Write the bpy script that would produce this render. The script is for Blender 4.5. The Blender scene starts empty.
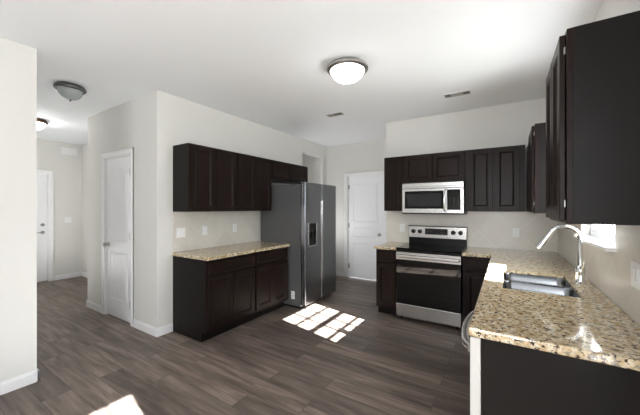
import bpy, bmesh, math
from mathutils import Vector, Matrix

# ------------------------------------------------------------------ camera, sky, sun, daylight, exposure
SC = bpy.context.scene
COL = SC.collection
CEIL = 2.74
XL, XR = -3.27, 0.51           # left wall / sink wall
YS, YD, YP = 4.374, 5.40, 1.776  # stove wall / far door wall / pantry wall
XH, XE = -5.115, -7.50          # pantry outer corner / entry wall

cam_data = bpy.data.cameras.new('camera')
cam_data.sensor_width = 36.0
cam_data.sensor_fit = 'HORIZONTAL'
cam_data.lens = 293.17 / 640.0 * 36.0
cam_data.clip_start = 0.05
cam = bpy.data.objects.new('camera', cam_data)
cam.location = (0, 0, 1.434)
cam.rotation_euler = (math.pi / 2, 0, 0.5665)
COL.objects.link(cam)
SC.camera = cam

world = bpy.data.worlds.new('daylight_sky')
SC.world = world
world.use_nodes = True
bg = world.node_tree.nodes['Background']
bg.inputs[0].default_value = (0.86, 0.93, 1.0, 1)
bg.inputs[1].default_value = 4.0

SUN_DIR = Vector((-1, 0.21, -0.653)).normalized()
sun_data = bpy.data.lights.new('sun', 'SUN')
sun_data.energy = 84.0
sun_data.angle = math.radians(0.53)
sun_data.color = (0.95, 0.98, 1.0)
sun = bpy.data.objects.new('sun', sun_data)
sun.rotation_euler = SUN_DIR.to_track_quat('-Z', 'Y').to_euler()
sun.location = (6, -1, 5)
COL.objects.link(sun)


def area_light(name, loc, direction, sx, sy, energy, color=(1, 1, 1), spread=180):
    d = bpy.data.lights.new(name, 'AREA')
    d.shape = 'RECTANGLE'
    d.size, d.size_y = sx, sy
    d.energy = energy
    d.color = color
    d.spread = math.radians(spread)
    o = bpy.data.objects.new(name, d)
    o.location = loc
    o.rotation_euler = Vector(direction).to_track_quat('-Z', 'Z').to_euler()
    COL.objects.link(o)
    return o


# daylight at the glazed door and the sink window, then three added fill lights
area_light('daylight_glass_door', (0.47, 0.16, 1.1), (-1, -0.25, 0.05), 0.62, 1.7, 6, (0.97, 0.98, 1.0))
area_light('daylight_sink_window', (0.64, 2.65, 1.60), (-0.96, 0.18, 0.14), 0.80, 0.74, 10, (0.97, 0.985, 1.0), 180)
area_light('fill_living_end', (-0.25, -3.5, 1.75), (0.04, 1, 0.12), 1.3, 1.5, 64, (0.96, 0.98, 1.0))  # added fill light behind the camera, the rear wall has no window
area_light('fill_entry', (-6.3, 0.95, 0.5), (0, 0.45, 0.9), 1.6, 0.8, 13, (1.0, 0.99, 0.97))  # unseen fill added to brighten the hall, no window stands here
area_light('fill_passage', (-3.42, 4.88, 1.0), (0.80, 0.22, 0.56), 0.55, 1.3, 7.5, (1.0, 0.99, 0.98))  # fill light added behind the refrigerator to lift the far door

VS = SC.view_settings
VS.view_transform = 'Standard'
VS.look = 'None'
VS.gamma = 1.0
VS.use_curve_mapping = False
VS.exposure = 0.64

# ------------------------------------------------------------------ materials


def new_mat(name):
    m = bpy.data.materials.new(name)
    m.use_nodes = True
    nt = m.node_tree
    return m, nt, nt.nodes['Principled BSDF']


def srgb(r, g, b):
    f = lambda c: (c / 255 / 12.92) if c / 255 <= 0.04045 else ((c / 255 + 0.055) / 1.055) ** 2.4
    return (f(r), f(g), f(b), 1)


def plain(name, col, rough=0.5, metal=0.0, noise=0.0, scale=30.0, stretch=None, bump=0.0, spec=None, coat=0.0):
    m, nt, p = new_mat(name)
    p.inputs['Base Color'].default_value = col
    p.inputs['Roughness'].default_value = rough
    p.inputs['Metallic'].default_value = metal
    if spec is not None:
        p.inputs['Specular IOR Level'].default_value = spec
    if coat:
        p.inputs['Coat Weight'].default_value = coat
        p.inputs['Coat Roughness'].default_value = 0.12
    tc = nt.nodes.new('ShaderNodeTexCoord')
    mp = nt.nodes.new('ShaderNodeMapping')
    if stretch:
        mp.inputs['Scale'].default_value = stretch
    n = nt.nodes.new('ShaderNodeTexNoise')
    n.inputs['Scale'].default_value = scale
    n.inputs['Detail'].default_value = 4
    nt.links.new(tc.outputs['Object'], mp.inputs[0])
    nt.links.new(mp.outputs[0], n.inputs['Vector'])
    if noise:
        mx = nt.nodes.new('ShaderNodeMix')
        mx.data_type = 'RGBA'
        mx.blend_type = 'MULTIPLY'
        mx.inputs[0].default_value = 1.0
        r = nt.nodes.new('ShaderNodeMapRange')
        r.inputs['To Min'].default_value = 1 - noise
        r.inputs['To Max'].default_value = 1 + noise
        nt.links.new(n.outputs['Fac'], r.inputs['Value'])
        mx.inputs[6].default_value = col
        nt.links.new(r.outputs[0], mx.inputs[7])
        nt.links.new(mx.outputs[2], p.inputs['Base Color'])
    if bump:
        b = nt.nodes.new('ShaderNodeBump')
        b.inputs['Strength'].default_value = bump
        b.inputs['Distance'].default_value = 0.002
        nt.links.new(n.outputs['Fac'], b.inputs['Height'])
        nt.links.new(b.outputs[0], p.inputs['Normal'])
    return m


M = {}
M['wall'] = plain('wall_paint', srgb(224, 223, 219), 0.85, bump=0.08, scale=180, noise=0.01)
M['ceiling'] = plain('ceiling_paint', srgb(246, 249, 252), 0.9, bump=0.12, scale=120, noise=0.01)
M['trim'] = plain('white_trim_paint', srgb(243, 243, 244), 0.35, noise=0.01, scale=8)
M['door'] = plain('white_door_paint', srgb(244, 245, 248), 0.4, noise=0.01, scale=8)
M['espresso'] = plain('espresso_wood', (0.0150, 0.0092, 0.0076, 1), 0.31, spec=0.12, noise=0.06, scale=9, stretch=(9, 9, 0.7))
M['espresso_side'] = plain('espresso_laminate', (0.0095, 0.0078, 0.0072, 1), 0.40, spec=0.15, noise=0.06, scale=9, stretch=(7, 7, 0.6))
M['dark_gap'] = plain('dark_recess', (0.006, 0.005, 0.005, 1), 0.6, noise=0.1)
M['steel'] = plain('brushed_steel', (0.62, 0.61, 0.60, 1), 0.26, 1.0, noise=0.08, scale=14, stretch=(1, 1, 40), bump=0.03)
M['steel_sink'] = plain('sink_steel', (0.23, 0.24, 0.255, 1), 0.2, 1.0, noise=0.05, scale=40)
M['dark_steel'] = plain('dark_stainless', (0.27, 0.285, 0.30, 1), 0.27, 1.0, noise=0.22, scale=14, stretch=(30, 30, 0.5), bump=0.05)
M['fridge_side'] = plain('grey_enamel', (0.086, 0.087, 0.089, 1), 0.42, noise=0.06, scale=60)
M['nickel'] = plain('brushed_nickel', (0.42, 0.41, 0.39, 1), 0.3, 1.0, noise=0.05)
M['pewter'] = plain('dark_pewter', (0.16, 0.16, 0.155, 1), 0.35, 1.0, noise=0.05)
M['chrome'] = plain('chrome', (0.78, 0.79, 0.80, 1), 0.08, 1.0, noise=0.02)
M['black'] = plain('black_enamel', (0.004, 0.004, 0.0045, 1), 0.3, noise=0.1, spec=0.2)
M['black_glass'] = plain('black_glass', (0.003, 0.003, 0.0035, 1), 0.06, noise=0.05, spec=0.3)
M['oven_glass'] = plain('oven_glass', (0.002, 0.002, 0.0022, 1), 0.03, noise=0.05, spec=0.62)
M['mw_glass'] = plain('screened_glass', (0.022, 0.023, 0.024, 1), 0.15, spec=0.35, noise=0.1, scale=200)
M['display'] = plain('control_display', (0.012, 0.014, 0.017, 1), 0.2, noise=0.4, scale=60)
M['plate'] = plain('white_plastic', srgb(240, 240, 238), 0.35, noise=0.01)
M['slot'] = plain('outlet_slot', (0.08, 0.08, 0.08, 1), 0.6, noise=0.05)
M['bronze'] = plain('bronze_metal', (0.16, 0.10, 0.06, 1), 0.4, 1.0, noise=0.05)
M['vent_grey'] = plain('vent_shadow_grey', (0.16, 0.16, 0.16, 1), 0.7, noise=0.05)
M['ring'] = plain('burner_print', (0.022, 0.022, 0.023, 1), 0.2, noise=0.05)
M['dw_white'] = plain('pale_door_edge', srgb(205, 203, 199), 0.7, noise=0.01, spec=0.15)
M['ground'] = plain('pale_ground', (0.32, 0.31, 0.27, 1), 0.9, noise=0.2, scale=3)


def emitter(name, col, strength, rough=0.4):
    m, nt, p = new_mat(name)
    p.inputs['Base Color'].default_value = col
    p.inputs['Roughness'].default_value = rough
    p.inputs['Emission Color'].default_value = (1.0, 0.985, 0.96, 1)
    n = nt.nodes.new('ShaderNodeTexNoise')
    n.inputs['Scale'].default_value = 6
    r = nt.nodes.new('ShaderNodeMapRange')
    r.inputs['To Min'].default_value = strength * 0.95
    r.inputs['To Max'].default_value = strength * 1.05
    nt.links.new(n.outputs['Fac'], r.inputs['Value'])
    nt.links.new(r.outputs[0], p.inputs['Emission Strength'])
    return m


M['lamp_on'] = emitter('lit_glass', (0.95, 0.95, 0.95, 1), 9.0)
M['lamp_on_hall'] = emitter('lit_glass_hall', (0.95, 0.93, 0.9, 1), 29.0)
M['lamp_off'] = plain('frosted_glass', srgb(168, 176, 176), 0.22, noise=0.12, scale=9)


def glass_mat():
    m, nt, p = new_mat('window_glass')
    nt.nodes.remove(p)
    out = nt.nodes['Material Output']
    t = nt.nodes.new('ShaderNodeBsdfTransparent')
    g = nt.nodes.new('ShaderNodeBsdfGlossy')
    g.inputs['Roughness'].default_value = 0.02
    mx = nt.nodes.new('ShaderNodeMixShader')
    mx.inputs[0].default_value = 0.05
    nt.links.new(t.outputs[0], mx.inputs[1])
    nt.links.new(g.outputs[0], mx.inputs[2])
    nt.links.new(mx.outputs[0], out.inputs[0])
    return m


M['glass'] = glass_mat()


def floor_mat():
    m, nt, p = new_mat('vinyl_plank_floor')
    N, L = nt.nodes.new, nt.links.new
    tc = N('ShaderNodeTexCoord')
    br = N('ShaderNodeTexBrick')
    br.offset = 0.37
    br.inputs['Scale'].default_value = 1.0
    br.inputs['Brick Width'].default_value = 1.22
    br.inputs['Row Height'].default_value = 0.180
    br.inputs['Mortar Size'].default_value = 0.0016
    br.inputs['Mortar Smooth'].default_value = 0.3
    br.inputs['Color1'].default_value = (0.0, 0.0, 0.0, 1)
    br.inputs['Color2'].default_value = (1, 1, 1, 1)
    br.inputs['Mortar'].default_value = (0.5, 0.5, 0.5, 1)
    L(tc.outputs['Object'], br.inputs['Vector'])
    # grain runs along the plank and shifts from plank to plank
    comb = N('ShaderNodeVectorMath')
    comb.operation = 'MULTIPLY_ADD'
    comb.inputs[1].default_value = (1.0, 10.0, 1.0)
    off = N('ShaderNodeVectorMath')
    off.operation = 'SCALE'
    off.inputs['Scale'].default_value = 7.0
    L(br.outputs['Color'], off.inputs[0])
    L(tc.outputs['Object'], comb.inputs[0])
    L(off.outputs[0], comb.inputs[2])
    n1 = N('ShaderNodeTexNoise')
    n1.inputs['Scale'].default_value = 1.6
    n1.inputs['Detail'].default_value = 7
    n1.inputs['Roughness'].default_value = 0.62
    n1.inputs['Distortion'].default_value = 0.6
    L(comb.outputs[0], n1.inputs['Vector'])
    cr = N('ShaderNodeValToRGB')
    e = cr.color_ramp.elements
    e[0].position, e[0].color = 0.28, (0.072, 0.053, 0.043, 1)
    e[1].position, e[1].color = 0.75, (0.31, 0.25, 0.213, 1)
    k = e.new(0.5)
    k.color = (0.170, 0.134, 0.112, 1)
    L(n1.outputs['Fac'], cr.inputs[0])
    tone = N('ShaderNodeMapRange')
    tone.inputs['To Min'].default_value = 0.66
    tone.inputs['To Max'].default_value = 1.24
    L(br.outputs['Color'], tone.inputs['Value'])
    mx = N('ShaderNodeMix')
    mx.data_type = 'RGBA'
    mx.blend_type = 'MULTIPLY'
    mx.inputs[0].default_value = 1
    L(cr.outputs[0], mx.inputs[6])
    L(tone.outputs[0], mx.inputs[7])
    seam = N('ShaderNodeMix')
    seam.data_type = 'RGBA'
    seam.inputs[7].default_value = (0.028, 0.022, 0.019, 1)
    L(br.outputs['Fac'], seam.inputs[0])
    L(mx.outputs[2], seam.inputs[6])
    L(seam.outputs[2], p.inputs['Base Color'])
    rr = N('ShaderNodeMapRange')
    p.inputs['Specular IOR Level'].default_value = 0.3
    rr.inputs['To Min'].default_value = 0.36
    rr.inputs['To Max'].default_value = 0.54
    L(n1.outputs['Fac'], rr.inputs['Value'])
    L(rr.outputs[0], p.inputs['Roughness'])
    b = N('ShaderNodeBump')
    b.inputs['Strength'].default_value = 0.15
    b.inputs['Distance'].default_value = 0.002
    L(n1.outputs['Fac'], b.inputs['Height'])
    L(b.outputs[0], p.inputs['Normal'])
    return m


M['floor'] = floor_mat()


def granite_mat():
    m, nt, p = new_mat('speckled_granite')
    N, L = nt.nodes.new, nt.links.new
    tc = N('ShaderNodeTexCoord')

    def noise(scale, detail=3, rough=0.6, dist=0.0):
        n = N('ShaderNodeTexNoise')
        n.inputs['Scale'].default_value = scale
        n.inputs['Detail'].default_value = detail
        n.inputs['Roughness'].default_value = rough
        n.inputs['Distortion'].default_value = dist
        L(tc.outputs['Object'], n.inputs['Vector'])
        return n

    def ramp(src, stops):
        r = N('ShaderNodeValToRGB')
        e = r.color_ramp.elements
        e[0].position, e[0].color = stops[0]
        e[1].position, e[1].color = stops[-1]
        for pos, c in stops[1:-1]:
            k = e.new(pos)
            k.color = c
        L(src, r.inputs[0])
        return r

    def mixc(fac, a, b):
        x = N('ShaderNodeMix')
        x.data_type = 'RGBA'
        L(fac, x.inputs[0])
        if isinstance(a, tuple):
            x.inputs[6].default_value = a
        else:
            L(a, x.inputs[6])
        if isinstance(b, tuple):
            x.inputs[7].default_value = b
        else:
            L(b, x.inputs[7])
        return x.outputs[2]

    base = ramp(noise(30, 4, 0.65, 0.3).outputs['Fac'], [
        (0.32, srgb(162, 134, 96)), (0.46, srgb(200, 177, 140)), (0.56, srgb(220, 205, 177)), (0.70, srgb(232, 222, 204))])
    w, k = (0, 0, 0, 1), (1, 1, 1, 1)
    grey = ramp(noise(52, 3, 0.6).outputs['Fac'], [(0.56, w), (0.62, k)])
    c1 = mixc(grey.outputs[0], base.outputs[0], srgb(150, 139, 123))
    dark = ramp(noise(58, 3, 0.55, 0.2).outputs['Fac'], [(0.575, w), (0.615, k)])
    c2 = mixc(dark.outputs[0], c1, srgb(62, 46, 34))
    vo = N('ShaderNodeTexVoronoi')
    vo.inputs['Scale'].default_value = 95
    L(tc.outputs['Object'], vo.inputs['Vector'])
    spot = ramp(vo.outputs['Distance'], [(0.16, k), (0.24, w)])
    gate = ramp(noise(15, 2).outputs['Fac'], [(0.44, w), (0.56, k)])
    mul = N('ShaderNodeMath')
    mul.operation = 'MULTIPLY'
    L(spot.outputs[0], mul.inputs[0])
    L(gate.outputs[0], mul.inputs[1])
    c3 = mixc(mul.outputs[0], c2, srgb(38, 30, 26))
    L(c3, p.inputs['Base Color'])
    p.inputs['Roughness'].default_value = 0.085
    p.inputs['Specular IOR Level'].default_value = 0.85
    return m


M['granite'] = granite_mat()


def tile_mat(name, axis):
    m, nt, p = new_mat(name)
    N, L = nt.nodes.new, nt.links.new
    tc = N('ShaderNodeTexCoord')
    sp = N('ShaderNodeSeparateXYZ')
    cb = N('ShaderNodeCombineXYZ')
    L(tc.outputs['Object'], sp.inputs[0])
    L(sp.outputs[axis], cb.inputs[0])
    L(sp.outputs['Z'], cb.inputs[1])
    mp = N('ShaderNodeMapping')
    mp.inputs['Rotation'].default_value = (0, 0, math.radians(45))
    mp.inputs['Location'].default_value = (0.11, 0.03, 0)
    L(cb.outputs[0], mp.inputs[0])
    br = N('ShaderNodeTexBrick')
    br.offset = 0.0
    br.inputs['Scale'].default_value = 1.0
    br.inputs['Brick Width'].default_value = 0.305
    br.inputs['Row Height'].default_value = 0.305
    br.inputs['Mortar Size'].default_value = 0.003
    br.inputs['Mortar Smooth'].default_value = 0.2
    br.inputs['Color1'].default_value = srgb(214, 209, 200)
    br.inputs['Color2'].default_value = srgb(221, 217, 208)
    br.inputs['Mortar'].default_value = srgb(228, 225, 218)
    L(mp.outputs[0], br.inputs['Vector'])
    n = N('ShaderNodeTexNoise')
    n.inputs['Scale'].default_value = 7
    n.inputs['Detail'].default_value = 5
    L(tc.outputs['Object'], n.inputs['Vector'])
    r = N('ShaderNodeMapRange')
    r.inputs['To Min'].default_value = 0.9
    r.inputs['To Max'].default_value = 1.08
    L(n.outputs['Fac'], r.inputs['Value'])
    mx = N('ShaderNodeMix')
    mx.data_type = 'RGBA'
    mx.blend_type = 'MULTIPLY'
    mx.inputs[0].default_value = 1
    L(br.outputs['Color'], mx.inputs[6])
    L(r.outputs[0], mx.inputs[7])
    L(mx.outputs[2], p.inputs['Base Color'])
    p.inputs['Roughness'].default_value = 0.28
    b = N('ShaderNodeBump')
    b.invert = True
    b.inputs['Strength'].default_value = 0.4
    b.inputs['Distance'].default_value = 0.002
    L(br.outputs['Fac'], b.inputs['Height'])
    L(b.outputs[0], p.inputs['Normal'])
    return m


M['tile_x'] = tile_mat('diagonal_tile', 'X')
M['tile_y'] = tile_mat('diagonal_tile_side', 'Y')

# ------------------------------------------------------------------ mesh helpers


class MB:
    """collects shapes in world coordinates and links them as one mesh object"""

    def __init__(self):
        self.bm = bmesh.new()

    def box(self, x0, x1, y0, y1, z0, z1, bev=0.0):
        x0, x1 = sorted((x0, x1)); y0, y1 = sorted((y0, y1)); z0, z1 = sorted((z0, z1))
        t = bmesh.new()
        bmesh.ops.create_cube(t, size=1.0)
        for v in t.verts:
            v.co = Vector(((x0 + x1) / 2 + v.co.x * (x1 - x0), (y0 + y1) / 2 + v.co.y * (y1 - y0), (z0 + z1) / 2 + v.co.z * (z1 - z0)))
        if bev:
            bev = min(bev, 0.45 * min(x1 - x0, y1 - y0, z1 - z0))
            bmesh.ops.bevel(t, geom=list(t.edges), offset=bev, segments=2, affect='EDGES', profile=0.5)
        self._merge(t)
        return self

    def _merge(self, t):
        me = bpy.data.meshes.new('tmp')
        t.to_mesh(me)
        t.free()
        self.bm.from_mesh(me)
        bpy.data.meshes.remove(me)

    def fb(self, F, a0, a1, h0, h1, o0, o1, bev=0.0):
        p, q = F(a0, h0, o0), F(a1, h1, o1)
        return self.box(p[0], q[0], p[1], q[1], p[2], q[2], bev)

    def lathe(self, origin, axis, profile, seg=32):
        """profile: (radius, distance along axis)"""
        ax = Vector(axis).normalized()
        u = ax.orthogonal().normalized()
        w = ax.cross(u)
        o = Vector(origin)
        rings = []
        for r, d in profile:
            if r < 1e-6:
                rings.append([self.bm.verts.new(o + ax * d)])
            else:
                rings.append([self.bm.verts.new(o + ax * d + (u * math.cos(2 * math.pi * k / seg) + w * math.sin(2 * math.pi * k / seg)) * r) for k in range(seg)])
        for a, b in zip(rings, rings[1:]):
            for k in range(seg):
                k2 = (k + 1) % seg
                if len(a) == 1 and len(b) == 1:
                    continue
                if len(a) == 1:
                    f = [a[0], b[k], b[k2]]
                elif len(b) == 1:
                    f = [a[k], a[k2], b[0]]
                else:
                    f = [a[k], a[k2], b[k2], b[k]]
                self.bm.faces.new(f)
        for r in (rings[0], rings[-1]):
            if len(r) > 2:
                self.bm.faces.new(r)
        return self

    def cyl(self, p0, p1, r, seg=24):
        p0, p1 = Vector(p0), Vector(p1)
        L = (p1 - p0).length
        e = min(0.002, L * 0.2, r * 0.3)
        return self.lathe(p0, p1 - p0, [(r - e, 0), (r, e), (r, L - e), (r - e, L)], seg)

    def tube(self, pts, r, seg=16):
        pts = [Vector(p) for p in pts]
        rad = r if isinstance(r, (list, tuple)) else [r] * len(pts)
        rings = []
        prev = None
        for i, p in enumerate(pts):
            t = (pts[min(i + 1, len(pts) - 1)] - pts[max(i - 1, 0)]).normalized()
            u = t.orthogonal().normalized() if prev is None else (prev - t * prev.dot(t)).normalized()
            prev = u
            w = t.cross(u)
            rings.append([self.bm.verts.new(p + (u * math.cos(2 * math.pi * k / seg) + w * math.sin(2 * math.pi * k / seg)) * rad[i]) for k in range(seg)])
        for a, b in zip(rings, rings[1:]):
            for k in range(seg):
                self.bm.faces.new([a[k], a[(k + 1) % seg], b[(k + 1) % seg], b[k]])
        self.bm.faces.new(rings[0]); self.bm.faces.new(rings[-1])
        return self

    def loops(self, rings, cap0=True, cap1=True):
        rs = [[self.bm.verts.new(Vector(p)) for p in r] for r in rings]
        n = len(rs[0])
        for a, b in zip(rs, rs[1:]):
            for k in range(n):
                self.bm.faces.new([a[k], a[(k + 1) % n], b[(k + 1) % n], b[k]])
        if cap0:
            self.bm.faces.new(rs[0])
        if cap1:
            self.bm.faces.new(rs[-1])
        return self

    def obj(self, name, mat, parent=None, smooth=False, bevel=0.0):
        bmesh.ops.recalc_face_normals(self.bm, faces=list(self.bm.faces))
        root = parent
        off = Vector((0, 0, 0))
        while root is not None:
            off += root.location
            root = root.parent
        me = bpy.data.meshes.new(name)
        if parent is None:  # a lone mesh: origin at its base centre
            vs = [v.co for v in self.bm.verts]
            off = Vector(((min(v.x for v in vs) + max(v.x for v in vs)) / 2, (min(v.y for v in vs) + max(v.y for v in vs)) / 2, min(v.z for v in vs)))
        bmesh.ops.translate(self.bm, verts=list(self.bm.verts), vec=-off)
        self.bm.to_mesh(me)
        self.bm.free()
        me.materials.append(mat)
        if smooth:
            for p in me.polygons:
                p.use_smooth = True
            try:
                me.set_sharp_from_angle(angle=math.radians(38))
            except Exception:
                pass
        o = bpy.data.objects.new(name, me)
        if parent is None:
            o.location = off
        else:
            o.parent = parent
        COL.objects.link(o)
        if bevel:
            b = o.modifiers.new('soft_edge', 'BEVEL')
            b.width = bevel
            b.segments = 3
            b.limit_method = 'ANGLE'
        return o


def facing_east(x):    # faces +X, runs along Y
    return lambda a, h, o: (x + o, a, h)


def facing_south(y):   # faces -Y, runs along X
    return lambda a, h, o: (a, y - o, h)


def facing_west(x):    # faces -X, runs along Y
    return lambda a, h, o: (x - o, a, h)


def tag(o, label, cat, group=None, kind=None):
    o['label'] = label
    o['category'] = cat
    if group:
        o['group'] = group
    if kind:
        o['kind'] = kind
    return o


def thing(name, loc, label, cat, group=None, kind=None):
    o = bpy.data.objects.new(name, None)
    o.location = loc
    o.empty_display_size = 0.1
    COL.objects.link(o)
    return tag(o, label, cat, group, kind)


def struct(name, mb, mat, label, cat, **k):
    # world-origin mesh so that procedural patterns run on across pieces
    bmesh.ops.recalc_face_normals(mb.bm, faces=list(mb.bm.faces))
    me = bpy.data.meshes.new(name)
    mb.bm.to_mesh(me)
    mb.bm.free()
    me.materials.append(mat)
    o = bpy.data.objects.new(name, me)
    COL.objects.link(o)
    return tag(o, label, cat, kind='structure')


# ------------------------------------------------------------------ room shell
T = 0.12
struct('ground', MB().box(-16, 16, -12, 16, -0.40, -0.30), M['ground'], 'pale ground outside the house', 'ground')
struct('floor', MB().box(XE - T, XR + 0.15, -3.72, YD + T, -0.10, 0), M['floor'], 'dark grey-brown wood plank floor of the kitchen and hall', 'floor')
struct('ceiling', MB().box(XE - T, XR + 0.15, -3.72, YD + T, CEIL, CEIL + 0.1), M['ceiling'], 'flat white ceiling over kitchen and hall', 'ceiling')

# living-side wall at the far left of the picture, with its free end by the hall
struct('wall_living', MB().box(XL - T, XL, -3.60, 0.787, 0, CEIL), M['wall'], 'cream wall ending free at the near side of the hall', 'wall')
struct('wall_hall', MB().box(XE, XL - T, 0.667, 0.787, 0, CEIL), M['wall'], 'cream hall wall behind the near wall end', 'wall')
# pantry front, with a door opening
PD0, PD1, PDH = -4.555, -3.850, 2.095
b = MB().box(XH, PD0, YP, YP + T, 0, CEIL).box(PD1, XL, YP, YP + T, 0, CEIL).box(PD0, PD1, YP, YP + T, PDH, CEIL)
struct('wall_pantry', b, M['wall'], 'cream wall around the narrow white pantry door', 'wall')
struct('wall_pantry_return', MB().box(XH, XH + T, YP + T, 2.505, 0, CEIL), M['wall'], 'cream side of the pantry block along the entry', 'wall')
struct('wall_entry_side', MB().box(XE, XH + T, 2.505, 2.505 + T, 0, CEIL), M['wall'], 'cream wall closing the entry beside the pantry block', 'wall')
# entry wall with the front door
FD0, FD1, FDH = 1.06, 1.985, 2.09
b = MB().box(XE - T, XE, 0.667, FD0, 0, CEIL).box(XE - T, XE, FD1, 2.505 + T, 0, CEIL).box(XE - T, XE, FD0, FD1, FDH, CEIL)
struct('wall_entry', b, M['wall'], 'cream wall at the end of the hall beside the entry door', 'wall')
# left wall behind cabinets and fridge, with the plain opening beyond the fridge
OP0, OP1, OPH = 4.52, 5.24, 2.49
b = MB().box(XL - T, XL, YP + T, OP0, 0, CEIL).box(XL - T, XL, OP1, YD, 0, CEIL).box(XL - T, XL, OP0, OP1, OPH, CEIL)
struct('wall_left', b, M['wall'], 'cream wall behind the left cabinets and the refrigerator', 'wall')
b = MB().box(-4.72, -4.60, OP0 - 0.2, YD, 0, CEIL).box(-4.60, XL - T, OP0 - 0.2, OP0 - 0.08, 0, CEIL)
struct('wall_passage', b, M['wall'], 'cream walls seen through the opening beyond the refrigerator', 'wall')
# far wall with the far door
BD0, BD1, BDH = -2.765, -1.990, 2.075
b = MB().box(-4.72, BD0, YD, YD + T, 0, CEIL).box(BD1, -1.448, YD, YD + T, 0, CEIL).box(BD0, BD1, YD, YD + T, BDH, CEIL)
struct('wall_back', b, M['wall'], 'cream far wall around the white door beyond the refrigerator', 'wall')
struct('wall_stove_return', MB().box(-1.568, -1.448, YS + T, YD, 0, CEIL), M['wall'], 'cream wall end between range wall and far door', 'wall')
struct('wall_stove', MB().box(-1.568, XR + 0.15, YS, YS + T, 0, CEIL), M['wall'], 'cream wall behind the range and microwave', 'wall')
# sink wall, with the window over the sink and the glazed door nearer the living end
W0, W1, WZ0, WZ1 = 2.22, 3.08, 1.215, 2.03
G0, G1, GH = -0.29, 0.62, 2.08
R0, R1 = XR, XR + 0.15
b = (MB().box(R0, R1, -3.60, G0, 0, CEIL).box(R0, R1, G1, W0, 0, CEIL).box(R0, R1, W1, YS, 0, CEIL)
     .box(R0, R1, G0, G1, GH, CEIL).box(R0, R1, W0, W1, 0, WZ0).box(R0, R1, W0, W1, WZ1, CEIL))
struct('wall_right', b, M['wall'], 'cream wall behind the sink counter with the window', 'wall')
struct('wall_rear', MB().box(XL - T, R1, -3.72, -3.60, 0, CEIL), M['wall'], 'cream wall at the living end behind the camera', 'wall')

# tile backsplashes
tk = 0.008
struct('wall_tile_left', MB().box(XL, XL + tk, 1.955, 3.32, 0.875, 1.386), M['tile_y'], 'pale diagonal tile backsplash above the left counter', 'backsplash')
struct('wall_tile_stove', MB().box(-1.555, XR, YS - tk, YS, 0.875, 1.40), M['tile_x'], 'pale diagonal tile backsplash behind the range', 'backsplash')
b = MB().box(XR - tk, XR, 1.30, W0, 0.875, 1.40).box(XR - tk, XR, W1, YS - tk, 0.875, 1.40).box(XR - tk, XR, W0, W1, 0.875, WZ0 - 0.02)
struct('wall_tile_sink', b, M['tile_y'], 'pale diagonal tile backsplash behind the sink', 'backsplash')


# baseboards
def baseboard(name, F, a0, a1, label):
    m = MB().fb(F, a0, a1, 0.0, 0.082, 0, 0.014, 0.002).fb(F, a0, a1, 0.082, 0.098, 0, 0.009, 0.003)
    struct(name, m, M['trim'], label, 'baseboard')


baseboard('baseboard_living', facing_east(XL), -3.6, 0.801, 'white baseboard along the near cream wall end')
m = MB()
F = lambda a, h, o: (a, 0.787 + o, h)
m.fb(F, XE, XL + 0.014, 0, 0.082, 0, 0.014, 0.002).fb(F, XE, XL + 0.009, 0.082, 0.098, 0, 0.009, 0.003)
struct('baseboard_hall', m, M['trim'], 'white baseboard along the near hall wall', 'baseboard')
m = MB()
F = facing_south(YP)
for a0, a1 in ((XH - 0.014, PD0 - 0.072), (PD1 + 0.072, XL + 0.014)):
    m.fb(F, a0, a1, 0, 0.082, 0, 0.014, 0.002).fb(F, a0, a1, 0.082, 0.098, 0, 0.009, 0.003)
struct('baseboard_pantry', m, M['trim'], 'white baseboard both sides of the pantry door', 'baseboard')
baseboard('baseboard_left', facing_east(XL), YP, 1.950, 'short white baseboard between pantry corner and left cabinets')
baseboard('baseboard_pantry_return', facing_west(XH), YP, 2.505, 'white baseboard on the entry side of the pantry')
baseboard('baseboard_entry', facing_east(XE), FD1 + 0.075, 2.505, 'white baseboard right of the entry door')
baseboard('baseboard_entry_side', facing_south(2.505), XE, XH, 'white baseboard on the entry side wall')
m = MB()
F = facing_south(YD)
for a0, a1 in ((-4.6, BD0 - 0.072), (BD1 + 0.072, -1.568)):
    m.fb(F, a0, a1, 0, 0.082, 0, 0.014, 0.002).fb(F, a0, a1, 0.082, 0.098, 0, 0.009, 0.003)
struct('baseboard_back', m, M['trim'], 'white baseboard beside the far door', 'baseboard')


# ------------------------------------------------------------------ doors of the room
def panel_outline(a0, a1, h0, h1, arch, n=14):
    pts = [(a0, h0), (a1, h0), (a1, h1)]
    if arch:
        for k in range(1, n):
            t = k / n
            a = a1 + (a0 - a1) * t
            s = math.sin(math.pi * t)
            pts.append((a, h1 + arch * (s ** 1.6)))
    pts.append((a0, h1))
    return pts


def inset(pts, d):
    n = len(pts)
    out = []
    for i in range(n):
        p0, p1, p2 = Vector(pts[i - 1]), Vector(pts[i]), Vector(pts[(i + 1) % n])
        e1, e2 = (p1 - p0).normalized(), (p2 - p1).normalized()
        n1, n2 = Vector((-e1.y, e1.x)), Vector((-e2.y, e2.x))
        bis = (n1 + n2)
        bis = bis / max(0.3, bis.length_squared / 2)
        out.append((p1.x + bis.x * d, p1.y + bis.y * d))
    return out


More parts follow.
